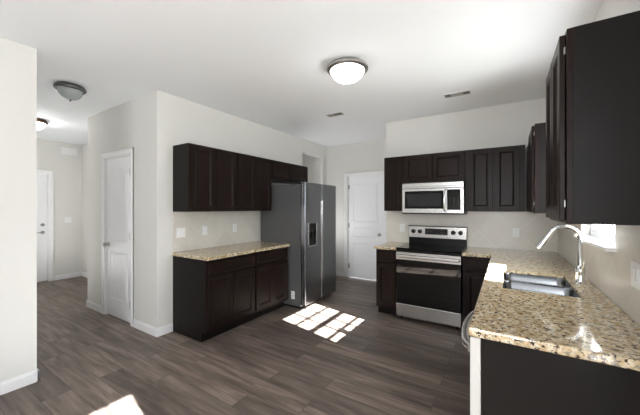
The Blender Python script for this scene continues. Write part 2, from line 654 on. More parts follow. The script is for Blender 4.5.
def add_moulded_panel(m, F, a0, a1, h0, h1, arch, planks):
    """raised ogee ring with a plank-grooved field, standing on the slab face (o = 0)"""
    pts = panel_outline(a0, a1, h0, h1, arch)
    prof = [(0.0, -0.002), (0.004, 0.006), (0.014, 0.007), (0.026, -0.002)]
    m.loops([[F(a, h, o) for a, h in inset(pts, d)] for d, o in prof], False, False)
    fi = 0.034
    A0, A1 = a0 + fi, a1 - fi
    wd = (A1 - A0) / planks

    def top(a):
        if not arch:
            return h1 - fi
        t = (a1 - a) / (a1 - a0)
        return h1 - fi + arch * (math.sin(math.pi * t) ** 1.6)
    for k in range(planks):
        p0, p1 = A0 + k * wd + 0.002, A0 + (k + 1) * wd - 0.002
        us = [p0 + (p1 - p0) * q / 4 for q in range(5)]
        ring = [(p0, h0 + fi), (p1, h0 + fi)] + [(u, top(u)) for u in reversed(us)]
        m.loops([[F(a, h, -0.002) for a, h in ring], [F(a, h, 0.003) for a, h in ring], [F(a, h, 0.005) for a, h in inset(ring, 0.002)]], False, True)


def casing(mb, F, a0, a1, h1, w=0.062):
    for (q0, q1, r0, r1) in ((a0 - w, a0, 0, h1 + w), (a1, a1 + w, 0, h1 + w), (a0, a1, h1, h1 + w)):
        mb.fb(F, q0, q1, r0, r1, 0, 0.014, 0.003)
    for (q0, q1, r0, r1) in ((a0 - w, a0 - w + 0.022, 0, h1 + w), (a1 + w - 0.022, a1 + w, 0, h1 + w), (a0 - w, a1 + w, h1 + w - 0.022, h1 + w)):
        mb.fb(F, q0, q1, r0, r1, 0, 0.020, 0.003)
    return mb


def jamb(mb, F, a0, a1, h1, depth=0.115):
    mb.fb(F, a0, a0 + 0.016, 0, h1, -depth, 0.0).fb(F, a1 - 0.016, a1, 0, h1, -depth, 0.0).fb(F, a0, a1, h1 - 0.016, h1, -depth, 0.0)
    return mb


def knob_shape(m, F, a, h, o0, n):
    m.lathe(F(a, h, o0), n, [(0.031, 0), (0.033, 0.003), (0.030, 0.008), (0.012, 0.012), (0.010, 0.030), (0.018, 0.036), (0.027, 0.046), (0.028, 0.056), (0.022, 0.064), (0.0, 0.067)], 24)
    return m


def room_door(name, F, n, a0, a1, h1, knob_a, hinge_a, planks, label, knob_h=0.93, slab_o=-0.012, layout=((0.235, 0.86, 0), (0.99, 1.885, 0.075))):
    root = thing(name, Vector(F((a0 + a1) / 2, 0, 0)), label, 'door', kind='structure')
    G = lambda a, h, o: F(a, h, o + slab_o)
    m = MB().fb(G, a0 + 0.019, a1 - 0.019, 0.012, h1 - 0.019, -0.035, 0, 0.002)
    s = 0.115
    for p0, p1, arch in layout:
        add_moulded_panel(m, G, a0 + s, a1 - s, p0, p1, arch, planks)
    m.obj('door_slab', M['door'], root)
    casing(MB(), F, a0, a1, h1).obj('door_casing', M['trim'], root)
    jamb(MB(), F, a0, a1, h1).obj('door_jamb', M['trim'], root)
    knob_shape(MB(), G, knob_a, knob_h, 0, n).obj('door_knob', M['nickel'], root, True)
    for h in (0.24, h1 / 2 + 0.03, h1 - 0.22):
        p, q = G(hinge_a, h - 0.045, 0.008), G(hinge_a, h + 0.045, 0.008)
        s = 1 if hinge_a < (a0 + a1) / 2 else -1
        MB().cyl(p, q, 0.0065, 12).fb(G, hinge_a, hinge_a + s * 0.026, h - 0.044, h + 0.044, -0.001, 0.003).obj('hinge', M['nickel'], root)
    return root


room_door('door_1', facing_south(YP), (0, -1, 0), PD0, PD1, PDH, PD0 + 0.075, PD1 - 0.034, 4, 'narrow white arched-panel pantry door with knob on its left', 0.945)
room_door('door_2', facing_south(YD), (0, -1, 0), BD0, BD1, BDH, BD1 - 0.08, BD0 + 0.020, 1, 'white panelled door in the far wall beyond the refrigerator', 0.905, layout=((0.25, 0.72, 0), (0.83, 1.03, 0), (1.14, 1.92, 0)))
# entry door: smooth slab, lever and deadbolt
r = thing('door_3', (XE, (FD0 + FD1) / 2, 0), 'white entry door with deadbolt and handle at the hall end', 'door', kind='structure')
F = facing_east(XE)
G = facing_east(XE - 0.03)
MB().fb(G, FD0 + 0.019, FD1 - 0.019, 0.02, FDH - 0.019, -0.04, 0, 0.002).obj('door_slab', M['door'], r)
casing(MB(), F, FD0, FD1, FDH).obj('door_casing', M['trim'], r)
jamb(MB(), F, FD0, FD1, FDH).obj('door_jamb', M['trim'], r)
MB().fb(F, FD0 + 0.016, FD1 - 0.016, 0.0, 0.02, -0.11, -0.005).obj('threshold', M['nickel'], r)
MB().lathe(G(FD1 - 0.09, 1.10, 0), (1, 0, 0), [(0.031, 0), (0.031, 0.010), (0.024, 0.018), (0.0, 0.020)], 20).obj('deadbolt', M['nickel'], r, True)
m = MB().lathe(G(FD1 - 0.09, 0.955, 0), (1, 0, 0), [(0.032, 0), (0.032, 0.008), (0.012, 0.014), (0.011, 0.045), (0.0, 0.046)], 20)
m.tube([G(FD1 - 0.09, 0.955, 0.042), G(FD1 - 0.13, 0.955, 0.046), G(FD1 - 0.20, 0.952, 0.042)], [0.011, 0.010, 0.008], 12)
m.obj('door_handle', M['nickel'], r, True)


# ------------------------------------------------------------------ windows
def sash_window(name, F, a0, a1, h0, h1, cols, rows, depth, label, sill=True, split=True):
    """F: out is into the room; frame sits `depth` behind the wall face"""
    root = thing(name, Vector(F((a0 + a1) / 2, h0, 0)), label, 'window', kind='structure')
    fw = 0.03
    D = -depth
    m = MB()
    m.fb(F, a0, a0 + fw, h0, h1, D - 0.05, D + 0.03).fb(F, a1 - fw, a1, h0, h1, D - 0.05, D + 0.03)
    m.fb(F, a0, a1, h0, h0 + fw, D - 0.05, D + 0.03).fb(F, a0, a1, h1 - fw, h1, D - 0.05, D + 0.03)
    m.obj('window_frame', M['trim'], root)
    mid = (h0 + h1) / 2
    spans = [(h0 + fw, mid + 0.014, D - 0.002), (mid - 0.014, h1 - fw, D - 0.032)] if split else [(h0 + fw, h1 - fw, D - 0.01)]
    for q0, q1, d in spans:
        s = 0.03
        m = MB()
        A0, A1 = a0 + fw, a1 - fw
        m.fb(F, A0, A0 + s, q0, q1, d, d + 0.028, 0.002).fb(F, A1 - s, A1, q0, q1, d, d + 0.028, 0.002)
        m.fb(F, A0 + s, A1 - s, q0, q0 + s, d, d + 0.028, 0.002).fb(F, A0 + s, A1 - s, q1 - s, q1, d, d + 0.028, 0.002)
        for k in range(1, cols):
            a = A0 + s + (A1 - A0 - 2 * s) * k / cols
            m.fb(F, a - 0.013, a + 0.013, q0 + s, q1 - s, d + 0.008, d + 0.022)
        for k in range(1, rows):
            h = q0 + s + (q1 - q0 - 2 * s) * k / rows
            m.fb(F, A0 + s, A1 - s, h - 0.013, h + 0.013, d + 0.008, d + 0.022)
        so = m.obj('sash', M['trim'], root)
        MB().fb(F, A0 + s, A1 - s, q0 + s, q1 - s, d + 0.013, d + 0.017).obj('pane', M['glass'], so)
    if sill:
        m = MB().fb(F, a0 - 0.03, a1 + 0.03, h0 - 0.022, h0, 0.0, 0.055, 0.004).fb(F, a0, a1, h0 - 0.022, h0 + 0.001, -depth, 0.0)
        m.obj('window_sill', M['trim'], root)
    return root


sash_window('window_1', facing_west(XR), W0, W1, WZ0, WZ1, 3, 2, 0.07, 'white grid window over the sink, mostly behind the cabinet')
r = thing('door_4', (XR, (G0 + G1) / 2, 0), 'white glazed door with grid in the sink wall near the camera', 'door', kind='structure')
F = facing_west(XR)
casing(MB(), F, G0, G1, GH).obj('door_casing', M['trim'], r)
jamb(MB(), F, G0, G1, GH, 0.14).obj('door_jamb', M['trim'], r)
m = MB()
ga0, ga1, gh0, gh1 = G0 + 0.14, G1 - 0.13, 0.26, 1.965
d0, d1 = -0.075, -0.035
m.fb(F, G0 + 0.018, ga0, 0.01, GH - 0.018, d0, d1, 0.002).fb(F, ga1, G1 - 0.018, 0.01, GH - 0.018, d0, d1, 0.002)
m.fb(F, ga0, ga1, 0.01, gh0, d0, d1, 0.002).fb(F, ga0, ga1, gh1, GH - 0.018, d0, d1, 0.002)
for k in range(1, 4):
    a = ga0 + (ga1 - ga0) * k / 4
    m.fb(F, a - 0.008, a + 0.008, gh0, gh1, d0 + 0.01, d1 - 0.01)
for k in range(1, 5):
    h = gh0 + (gh1 - gh0) * k / 5
    m.fb(F, ga0, ga1, h - 0.008, h + 0.008, d0 + 0.01, d1 - 0.01)
so = m.obj('door_slab', M['door'], r)
MB().fb(F, ga0, ga1, gh0, gh1, d0 + 0.018, d0 + 0.022).obj('pane', M['glass'], so)
knob_shape(MB(), F, G0 + 0.08, 0.95, d1, (-1, 0, 0)).obj('door_knob', M['nickel'], r, True)


# ------------------------------------------------------------------ cabinets
def cabinet_door(F, a0, a1, h0, h1, o, parent, hinge=None):
    s = 0.052
    m = MB()
    m.fb(F, a0, a0 + s, h0, h1, o, o + 0.020, 0.003).fb(F, a1 - s, a1, h0, h1, o, o + 0.020, 0.003)
    m.fb(F, a0 + s - 0.002, a1 - s + 0.002, h0, h0 + s, o, o + 0.0195, 0.003).fb(F, a0 + s - 0.002, a1 - s + 0.002, h1 - s, h1, o, o + 0.0195, 0.003)
    pts = [(a0 + s, h0 + s), (a1 - s, h0 + s), (a1 - s, h1 - s), (a0 + s, h1 - s)]
    prof = [(-0.003, 0.012), (0.0, 0.0165), (0.006, 0.0175), (0.011, 0.013), (0.016, 0.007)]
    m.loops([[F(a, h, o + q) for a, h in inset(pts, d)] for d, q in prof], False, False)
    d = m.obj('door', M['espresso'], parent)
    i = s + 0.010
    MB().fb(F, a0 + i, a1 - i, h0 + i, h1 - i, o, o + 0.0085, 0.001).obj('door_panel', M['espresso'], d)
    if hinge is not None:
        for h in (h0 + 0.07, h1 - 0.07):
            MB().fb(F, hinge - 0.006, hinge + 0.006, h - 0.015, h + 0.015, o + 0.001, o + 0.007, 0.002).obj('hinge', M['nickel'], d)
    return d


def drawer_front(F, a0, a1, h0, h1, o, parent):
    m = MB().fb(F, a0, a1, h0, h1, o, o + 0.016, 0.004)
    pts = [(a0 + 0.004, h0 + 0.004), (a1 - 0.004, h0 + 0.004), (a1 - 0.004, h1 - 0.004), (a0 + 0.004, h1 - 0.004)]
    prof = [(0.0, 0.015), (0.004, 0.020), (0.022, 0.020), (0.027, 0.0165)]
    m.loops([[F(a, h, o + q) for a, h in inset(pts, d)] for d, q in prof], False, False)
    return m.obj('drawer', M['espresso'], parent)


def base_cabinet(F, a0, a1, depth, doors, label, group, drawers=1, toe=True, blind=None):
    """F out = 0 at the wall; front frame at out = depth"""
    root = thing('base_cabinet', Vector(F((a0 + a1) / 2, 0, depth / 2)), label, 'cabinet', group)
    t = 0.875
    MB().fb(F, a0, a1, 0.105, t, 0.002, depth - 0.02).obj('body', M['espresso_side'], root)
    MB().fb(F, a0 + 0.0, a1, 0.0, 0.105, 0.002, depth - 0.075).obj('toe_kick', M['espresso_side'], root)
    MB().fb(F, a0, a1, 0.105, t, depth - 0.02, depth, 0.0015).obj('face_frame', M['espresso'], root)
    e = 0.014
    f0, f1 = (a0 + e, a1 - e) if blind is None else blind
    n = drawers
    for k in range(n):
        w = (f1 - f0 + 0.012) / n
        drawer_front(F, f0 + k * w, f0 + (k + 1) * w - 0.012, 0.715, 0.850, depth + 0.001, root)
    w = (f1 - f0 + 0.006) / doors
    for k in range(doors):
        cabinet_door(F, f0 + k * w, f0 + (k + 1) * w - 0.006, 0.135, 0.695, depth + 0.001, root)
    return root


def wall_cabinet(F, a0, a1, h0, h1, depth, doors, label, group, stops=None, hinges=False):
    root = thing('wall_cabinet', Vector(F((a0 + a1) / 2, h0, depth / 2)), label, 'cabinet', group)
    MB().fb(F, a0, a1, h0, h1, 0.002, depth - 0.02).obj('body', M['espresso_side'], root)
    MB().fb(F, a0, a1, h0, h1, depth - 0.02, depth, 0.0015).obj('face_frame', M['espresso'], root)
    e = 0.014
    if stops is None:
        w = (a1 - a0 - 2 * e + 0.006) / doors
        stops = [(a0 + e + k * w, a0 + e + (k + 1) * w - 0.006) for k in range(doors)]
    for k, (q0, q1) in enumerate(stops):
        hg = None
        if hinges:
            hg = (q0 - 0.009) if k == 0 else (q1 + 0.009)
        cabinet_door(F, q0, q1, h0 + 0.012, h1 - 0.012, depth + 0.001, root, hg)
    return root


FL, FS, FW = facing_east(XL), facing_south(YS), facing_west(XR)
UB, UT = 1.386, 2.150
gl = 'espresso base cabinets along the left wall'
base_cabinet(FL, 1.955, 2.655, 0.61, 2, 'dark espresso base cabinet at the free end of the left counter', gl)
base_cabinet(FL, 2.657, 3.305, 0.61, 2, 'dark espresso base cabinet beside the refrigerator', gl)
gu = 'espresso wall cabinets along the left wall'
wall_cabinet(FL, 1.955, 2.632, UB, UT, 0.305, 2, 'dark espresso two-door wall cabinet nearest the pantry corner', gu)
wall_cabinet(FL, 2.634, 3.300, UB, UT, 0.305, 2, 'dark espresso two-door wall cabinet just before the refrigerator', gu)
wall_cabinet(FL, 3.302, 4.245, 1.850, UT, 0.305, 2, 'short dark espresso two-door wall cabinet above the refrigerator', gu)
gs = 'espresso wall cabinets along the range wall'
wall_cabinet(FS, -1.490, -1.212, UB, UT, 0.305, 1, 'narrow dark espresso wall cabinet left of the microwave', gs)
wall_cabinet(FS, -1.210, -0.436, 1.765, UT, 0.305, 2, 'short dark espresso wall cabinet above the microwave', gs)
wall_cabinet(FS, -0.434, 0.180, UB, UT, 0.305, 2, 'dark espresso two-door wall cabinet right of the microwave', gs, stops=[(-0.392, -0.140), (-0.122, 0.125)])
gw = 'espresso wall cabinets along the sink wall'
wall_cabinet(FW, 3.100, YS - 0.002, UB, UT, 0.305, 1, 'dark espresso corner wall cabinet beyond the sink window', gw, stops=[(3.122, 3.60)], hinges=True)
wall_cabinet(FW, 1.530, 2.070, UB - 0.018, UT + 0.004, 0.305, 2, 'dark espresso wall cabinet with large side panel in front of the window', gw,
             stops=[(1.552, 1.797), (1.803, 2.048)], hinges=True)
gb = 'espresso base cabinets along the range wall'
base_cabinet(FS, -1.490, -1.214, 0.61, 1, 'narrow dark espresso base cabinet left of the range', gb)
base_cabinet(FS, -0.430, 0.500, 0.61, 1, 'dark espresso corner base cabinet right of the range', gb, blind=(-0.405, -0.150))
gk = 'espresso base cabinets under the sink counter'
SINKCAB = base_cabinet(FW, 2.075, 3.050, 0.61, 2, 'dark espresso sink base cabinet between dishwasher and corner', gk, drawers=2)
base_cabinet(FW, 3.052, 3.738, 0.61, 1, 'dark espresso filler base cabinet at the counter corner', gk, blind=(3.07, 3.45))
# the sink cabinet body is open-topped so that the bowls hang inside it
for ch in SINKCAB.children:
    if ch.name.startswith('body'):
        me = ch.data
        nb = MB()
        for args in ((2.075, 2.093, 0.105, 0.875, 0.002, 0.59), (3.032, 3.050, 0.105, 0.875, 0.002, 0.59), (2.093, 3.032, 0.105, 0.123, 0.002, 0.59), (2.093, 3.032, 0.123, 0.875, 0.002, 0.010)):
            nb.fb(FW, *args)
        bmesh.ops.translate(nb.bm, verts=list(nb.bm.verts), vec=-SINKCAB.location)
        me.clear_geometry()
        nb.bm.to_mesh(me)
        nb.bm.free()
# end panel of the sink run
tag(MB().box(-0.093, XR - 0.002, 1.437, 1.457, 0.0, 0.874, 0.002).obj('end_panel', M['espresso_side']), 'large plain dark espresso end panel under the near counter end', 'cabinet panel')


# ------------------------------------------------------------------ worktops
def slab_with_cells(xs, ys, keep, z0, z1):
    """rectangles of a grid extruded to one closed slab"""
    bm = bmesh.new()
    vs = {}

    def V(i, j):
        if (i, j) not in vs:
            vs[i, j] = bm.verts.new((xs[i], ys[j], z1))
        return vs[i, j]
    for i in range(len(xs) - 1):
        for j in range(len(ys) - 1):
            if keep(i, j):
                bm.faces.new([V(i, j), V(i + 1, j), V(i + 1, j + 1), V(i, j + 1)])
    bmesh.ops.dissolve_limit(bm, angle_limit=0.01, verts=list(bm.verts), edges=list(bm.edges))
    g = bmesh.ops.extrude_face_region(bm, geom=list(bm.faces))
    for v in [e for e in g['geom'] if isinstance(e, bmesh.types.BMVert)]:
        v.co.z = z0
    return bm


CT0, CT1 = 0.876, 0.914
SX0, SX1, SY0, SY1 = -0.020, 0.372, 2.235, 2.860
tag(MB().box(XL + 0.010, XL + 0.650, 1.938, 3.318, CT0, CT1).obj('worktop', M['granite'], bevel=0.008), 'speckled granite worktop on the left base cabinets', 'worktop')
tag(MB().box(-1.512, -1.209, YS - 0.650, YS - 0.010, CT0, CT1).obj('worktop', M['granite'], bevel=0.008), 'small granite worktop between range and far door', 'worktop')
xs = [-0.433, -0.140, SX0, SX1, XR - 0.010]
ys = [1.420, SY0, SY1, YS - 0.650, YS - 0.010]
mb = MB()
mb.bm.free()
mb.bm = slab_with_cells(xs, ys, lambda i, j: (j == 3 or i >= 1) and not (i == 2 and j == 1), CT0, CT1)
tag(mb.obj('worktop', M['granite'], bevel=0.008), 'long L-shaped speckled granite worktop around the sink', 'worktop')


# ------------------------------------------------------------------ sink and faucet
def rrect(x0, x1, y0, y1, r, z, n=6):
    pts = []
    for cx, cy, a in ((x1 - r, y1 - r, 0), (x0 + r, y1 - r, 90), (x0 + r, y0 + r, 180), (x1 - r, y0 + r, 270)):
        for k in range(n + 1):
            t = math.radians(a + 90 * k / n)
            pts.append((cx + r * math.cos(t), cy + r * math.sin(t), z))
    return pts


sink = thing('sink', ((SX0 + SX1) / 2, (SY0 + SY1) / 2, 0.70), 'double bowl stainless steel sink set in the granite', 'sink')
ymid = SY0 + 0.31
for y0, y1 in ((SY0 + 0.004, ymid - 0.010), (ymid + 0.010, SY1 - 0.004)):
    x0, x1 = SX0 + 0.004, SX1 - 0.004
    R = []
    for ins, z in ((-0.0, 0.900), (0.003, 0.895), (0.010, 0.80), (0.018, 0.735), (0.035, 0.715), (0.06, 0.710)):
        R.append(rrect(x0 + ins, x1 - ins, y0 + ins, y1 - ins, 0.045, z))
    R2 = [rrect(x0 + i - 0.003, x1 - i + 0.003, y0 + i - 0.003, y1 - i + 0.003, 0.047, z) for i, z in ((0.06, 0.706), (0.03, 0.711), (0.014, 0.735), (0.007, 0.80), (0.0, 0.895), (-0.0, 0.900))]
    MB().loops(R + [], False, True).loops(list(reversed(R2)) + [], False, True).obj('bowl', M['steel_sink'], sink, True)
    MB().lathe(((x0 + x1) / 2, (y0 + y1) / 2, 0.711), (0, 0, 1), [(0.045, 0), (0.045, 0.003), (0.036, 0.004), (0.030, 0.001), (0.0, 0.0015)], 24).obj('drain', M['chrome'], sink, True)
MB().box(SX0 + 0.004, SX1 - 0.004, ymid - 0.012, ymid + 0.012, 0.890, 0.901, 0.004).obj('divider', M['steel_sink'], sink)

FX, FY = 0.425, 2.640
fa = thing('faucet', (FX, FY, CT1), 'chrome gooseneck pull-down faucet behind the sink', 'faucet')
MB().lathe((FX, FY, CT1), (0, 0, 1), [(0.034, 0), (0.035, 0.004), (0.031, 0.010), (0.027, 0.030), (0.027, 0.070), (0.028, 0.10), (0.021, 0.115), (0.014, 0.125)], 28).obj('base', M['chrome'], fa, True)
pts = [(FX, FY, CT1 + 0.12), (FX, FY, 1.15), (FX, FY, 1.21)]
R = 0.085
for k in range(1, 15):
    t = math.pi * (k / 14) * 0.86
    pts.append((FX - R + R * math.cos(t), FY, 1.215 + R * math.sin(t)))
MB().tube(pts, 0.0140, 18).obj('neck', M['chrome'], fa, True)
p = Vector(pts[-1])
d = (Vector(pts[-1]) - Vector(pts[-2])).normalized()
MB().tube([p - d * 0.004, p + d * 0.02, p + d * 0.085, p + d * 0.128, p + d * 0.133], [0.0150, 0.0160, 0.0205, 0.022, 0.018], 18).obj('spray_head', M['chrome'], fa, True)
m = MB().tube([(FX, FY - 0.018, CT1 + 0.075), (FX, FY - 0.045, CT1 + 0.080), (FX, FY - 0.052, CT1 + 0.082)], [0.014, 0.013, 0.010], 14)
m.tube([(FX, FY - 0.044, CT1 + 0.082), (FX + 0.006, FY - 0.062, CT1 + 0.12), (FX + 0.010, FY - 0.075, CT1 + 0.160)], [0.007, 0.006, 0.005], 12)
m.obj('handle', M['chrome'], fa, True)

# ------------------------------------------------------------------ refrigerator
y0, y1, ysplit = 3.332, 4.205, 3.765
xb, xf, xd = XL + 0.06, -2.440, -2.360
fr = thing('refrigerator', ((xb + xf) / 2, (y0 + y1) / 2, 0), 'tall dark stainless side-by-side refrigerator between cabinets and opening', 'refrigerator')
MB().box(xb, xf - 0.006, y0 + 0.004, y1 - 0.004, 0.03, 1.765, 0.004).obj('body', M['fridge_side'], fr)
MB().box(xb + 0.03, xf - 0.03, y0 + 0.02, y1 - 0.02, 0.0, 0.03).box(xf - 0.05, xf - 0.008, y0 + 0.01, y1 - 0.01, 0.03, 0.085).obj('kick_grille', M['black'], fr)
DY0, DY1, DZ0, DZ1 = 3.405, 3.625, 0.885, 1.205


def fridge_door(q0, q1, hole):
    m = MB()
    zt, zb = 1.790, 0.06
    if hole is None:
        m.box(xf, xd, q0, q1, zb, zt, 0.012)
    else:
        # one slab with a recess pocket: front ring built from loops
        m.box(xf, xd - 0.040, q0, q1, zb, zt, 0.006)
        h0, h1, v0, v1 = hole
        outer = rrect(0, 1, 0, 1, 0.0001, 0, 1)
        O = [(q0, zb), (q1, zb), (q1, zt), (q0, zt)]
        I = [(h0, v0), (h1, v0), (h1, v1), (h0, v1)]
        P = lambda L, x: [(x, a, h) for a, h in L]
        m.loops([P(O, xd - 0.042), P(O, xd - 0.010), P(inset(O, 0.003), xd - 0.003), P(inset(O, 0.010), xd), P(I, xd), P(I, xd - 0.042)], False, False)
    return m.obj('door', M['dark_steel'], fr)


ld = fridge_door(y0, ysplit - 0.004, (DY0, DY1, DZ0, DZ1))
rd = fridge_door(ysplit + 0.004, y1, None)
# dispenser in the freezer door
F = facing_east(xd)
m = MB().fb(F, DY0, DY1, DZ0, DZ1, -0.039, -0.034)
m.fb(F, DY0 + 0.02, DY1 - 0.02, DZ1 - 0.11, DZ1, -0.034, -0.004, 0.003).obj('dispenser', M['black_glass'], ld)
m = MB()
for a in (DY0 + 0.006, DY1 - 0.006):
    m.fb(F, a - 0.009, a + 0.009, DZ0 - 0.01, DZ1 + 0.01, -0.02, 0.005, 0.003)
m.fb(F, DY0, DY1, DZ0 - 0.012, DZ0 + 0.008, -0.036, 0.005, 0.003)
m.obj('dispenser_trim', M['steel'], ld)
m = MB()
for a in (DY0 + 0.075, DY1 - 0.075):
    m.fb(F, a - 0.018, a + 0.018, DZ0 + 0.10, DZ0 + 0.20, -0.034, -0.014, 0.004)
m.obj('dispenser_paddle', M['black'], ld)
# long recessed grips beside the split
MB().box(xd - 0.001, xd + 0.006, ysplit - 0.026, ysplit - 0.014, 0.35, 1.55, 0.003).obj('door_grip', M['steel'], ld)
MB().box(xd - 0.001, xd + 0.006, ysplit + 0.014, ysplit + 0.026, 0.35, 1.55, 0.003).obj('door_grip', M['steel'], rd)
for yy in (y0 + 0.01, y1 - 0.07):
    MB().box(xf - 0.07, xf - 0.01, yy, yy + 0.06, 1.766, 1.785, 0.004).obj('hinge_cover', M['black'], fr)
lb = MB().fb(facing_south(y0 + 0.004), -2.612, -2.552, 0.125, 0.235, 0.0, 0.0012).obj('label_sticker', M['plate'], fr)
lb['label'] = 'small white sticker'
m = MB()
for k in range(5):
    m.fb(facing_south(y0 + 0.004), -2.604, -2.560 - 0.006 * (k % 2), 0.140 + k * 0.018, 0.145 + k * 0.018, 0.0012, 0.0016)
m.obj('print_lines', M['slot'], lb)

# ------------------------------------------------------------------ range
x0, x1 = -1.205, -0.439
yf, yb = 3.725, YS - 0.012
F = facing_south(yf)
rg = thing('range', ((x0 + x1) / 2, (yf + yb) / 2, 0), 'stainless and black electric range between the base cabinets', 'range')
MB().box(x0, x1, yf + 0.045, yb - 0.06, 0.04, 0.895, 0.003).obj('body', M['black'], rg)
ctop = MB().box(x0 - 0.002, x1 + 0.002, yf + 0.005, yb - 0.055, 0.896, 0.918, 0.004).obj('cooktop', M['black_glass'], rg)
for cx, cy, rr in ((x0 + 0.20, yf + 0.18, 0.105), (x1 - 0.20, yf + 0.18, 0.085), (x0 + 0.20, yf + 0.43, 0.080), (x1 - 0.20, yf + 0.43, 0.105)):
    for q in (rr, rr * 0.62):
        MB().lathe((cx, cy, 0.9179), (0, 0, 1), [(q - 0.003, 0), (q - 0.003, 0.0006), (q, 0.0006), (q, 0)], 40).obj('burner_ring', M['ring'], ctop)
bgd = MB().box(x0 + 0.004, x1 - 0.004, yb - 0.055, yb, 0.04, 1.012, 0.003).obj('backguard', M['black'], rg)
cp = MB().box(x0, x1, yb - 0.075, yb, 1.005, 1.170, 0.006).obj('control_panel', M['steel'], rg)
Fc = facing_south(yb - 0.075)
MB().fb(Fc, x0 + 0.235, x1 - 0.235, 1.055, 1.140, 0.0, 0.003, 0.001).obj('display', M['display'], cp)
MB().box(x0 - 0.001, x1 + 0.001, yb - 0.078, yb, 1.166, 1.176, 0.002).obj('panel_cap', M['black'], cp)
for cx in (x0 + 0.075, x0 + 0.165, x1 - 0.165, x1 - 0.075):
    k = MB().lathe(Fc(cx, 1.095, 0), (0, -1, 0), [(0.030, 0), (0.030, 0.006), (0.025, 0.009), (0.023, 0.026), (0.019, 0.030), (0.0, 0.030)], 24)
    k.fb(Fc, cx - 0.005, cx + 0.005, 1.073, 1.117, 0.028, 0.034, 0.002)
    k.obj('knob', M['black'], cp, True)
# front: steel strip, black glass door, long bar handle, steel drawer
MB().fb(F, x0 + 0.002, x1 - 0.002, 0.868, 0.895, -0.045, -0.010, 0.003).obj('front_rail', M['black'], rg)
od = MB().fb(F, x0 + 0.002, x1 - 0.002, 0.215, 0.865, -0.043, 0.0, 0.005).obj('oven_door', M['oven_glass'], rg)
MB().fb(F, x0 + 0.13, x1 - 0.13, 0.36, 0.60, 0.0001, 0.0012, 0.0004).obj('oven_window', M['oven_glass'], od)
MB().fb(F, x0 + 0.002, x1 - 0.002, 0.770, 0.866, -0.042, 0.004, 0.003).obj('steel_band', M['steel'], od)
m = MB().fb(F, x0 + 0.012, x1 - 0.012, 0.800, 0.836, 0.032, 0.054, 0.010)
for cx in (x0 + 0.045, x1 - 0.045):
    m.fb(F, cx - 0.014, cx + 0.014, 0.806, 0.830, 0.003, 0.034, 0.003)
m.obj('handle', M['steel'], od)
MB().fb(F, x0 + 0.002, x1 - 0.002, 0.045, 0.205, -0.043, -0.002, 0.005).obj('drawer', M['steel'], rg)
for cx in (x0 + 0.05, x1 - 0.05):
    for cy in (yf + 0.09, yb - 0.12):
        MB().cyl((cx, cy, 0), (cx, cy, 0.041), 0.016, 14).obj('foot', M['black'], rg)

# ------------------------------------------------------------------ microwave
x0, x1 = -1.203, -0.443
yf, z0, z1 = 3.985, 1.348, 1.757
F = facing_south(yf)
mw = thing('microwave', ((x0 + x1) / 2, (yf + YS) / 2, z0), 'stainless over-the-range microwave with black window and control panel', 'microwave')
MB().box(x0, x1, yf + 0.03, YS - 0.003, z0, z1, 0.003).obj('body', M['black'], mw)
xdv = x1 - 0.205
dr = MB().fb(F, x0, xdv, z0 + 0.012, z1 - 0.075, -0.028, 0.0, 0.004).obj('door', M['steel'], mw)
MB().fb(F, x0 + 0.035, xdv - 0.012, z0 + 0.070, z1 - 0.105, -0.002, 0.002, 0.001).obj('window_surround', M['black_glass'], dr)
MB().fb(F, x0 + 0.075, xdv - 0.055, z0 + 0.098, z1 - 0.140, 0.0021, 0.003, 0.0004).obj('window', M['mw_glass'], dr)
hx = xdv - 0.012
h = MB().tube([F(hx, z0 + 0.045, 0.0), F(hx, z0 + 0.050, 0.032), F(hx, z0 + 0.075, 0.042), F(hx, z0 + 0.19, 0.044), F(hx, z1 - 0.125, 0.042), F(hx, z1 - 0.098, 0.032), F(hx, z1 - 0.094, 0.0)], 0.012, 14)
h.obj('handle', M['chrome'], dr, True)
cp = MB().fb(F, xdv + 0.003, x1, z0 + 0.012, z1 - 0.075, -0.028, 0.0, 0.004).obj('control_panel', M['steel'], mw)
MB().fb(F, xdv + 0.014, x1 - 0.035, z0 + 0.055, z1 - 0.095, -0.001, 0.002, 0.001).obj('keypad', M['black_glass'], cp)
for i in range(3):
    for j in range(5):
        a, hh = xdv + 0.040 + i * 0.045, z0 + 0.080 + j * 0.030
        MB().fb(F, a, a + 0.022, hh, hh + 0.008, 0.002, 0.0024).obj('key_mark', M['ring'], cp)
vt = MB().fb(F, x0, x1, z1 - 0.072, z1, -0.028, 0.0, 0.004).obj('vent_strip', M['steel'], mw)
MB().fb(F, x0 + 0.02, x1 - 0.02, z1 - 0.050, z1 - 0.045, -0.001, 0.0015).obj('vent_slot', M['slot'], vt)
MB().fb(F, x0, x1, z0, z0 + 0.010, -0.028, -0.006).obj('bottom_edge', M['black'], mw)

# ------------------------------------------------------------------ dishwasher
y0, y1 = 1.460, 2.072
F = facing_west(-0.093)
dw = thing('dishwasher', (0.2, (y0 + y1) / 2, 0), 'dishwasher with curved bar handle at the near counter end', 'dishwasher')
MB().box(-0.085, XR - 0.03, y0 + 0.004, y1 - 0.004, 0.10, 0.868).obj('tub', M['black'], dw)
MB().box(-0.02, 0.02, y0 + 0.004, y1 - 0.004, 0.0, 0.10).obj('toe_kick', M['black'], dw)
dd = MB().fb(F, y0 - 0.022, y1 - 0.002, 0.105, 0.868, 0.001, 0.042, 0.003).obj('door', M['dw_white'], dw)
pts = []
for k in range(17):
    t = k / 16
    pts.append(F(y0 + 0.03 + t * (y1 - y0 - 0.06), 0.795, 0.042 + 0.050 * (math.sin(math.pi * t) ** 0.55)))
MB().tube(pts, 0.019, 14).obj('handle', M['steel'], dd, True)


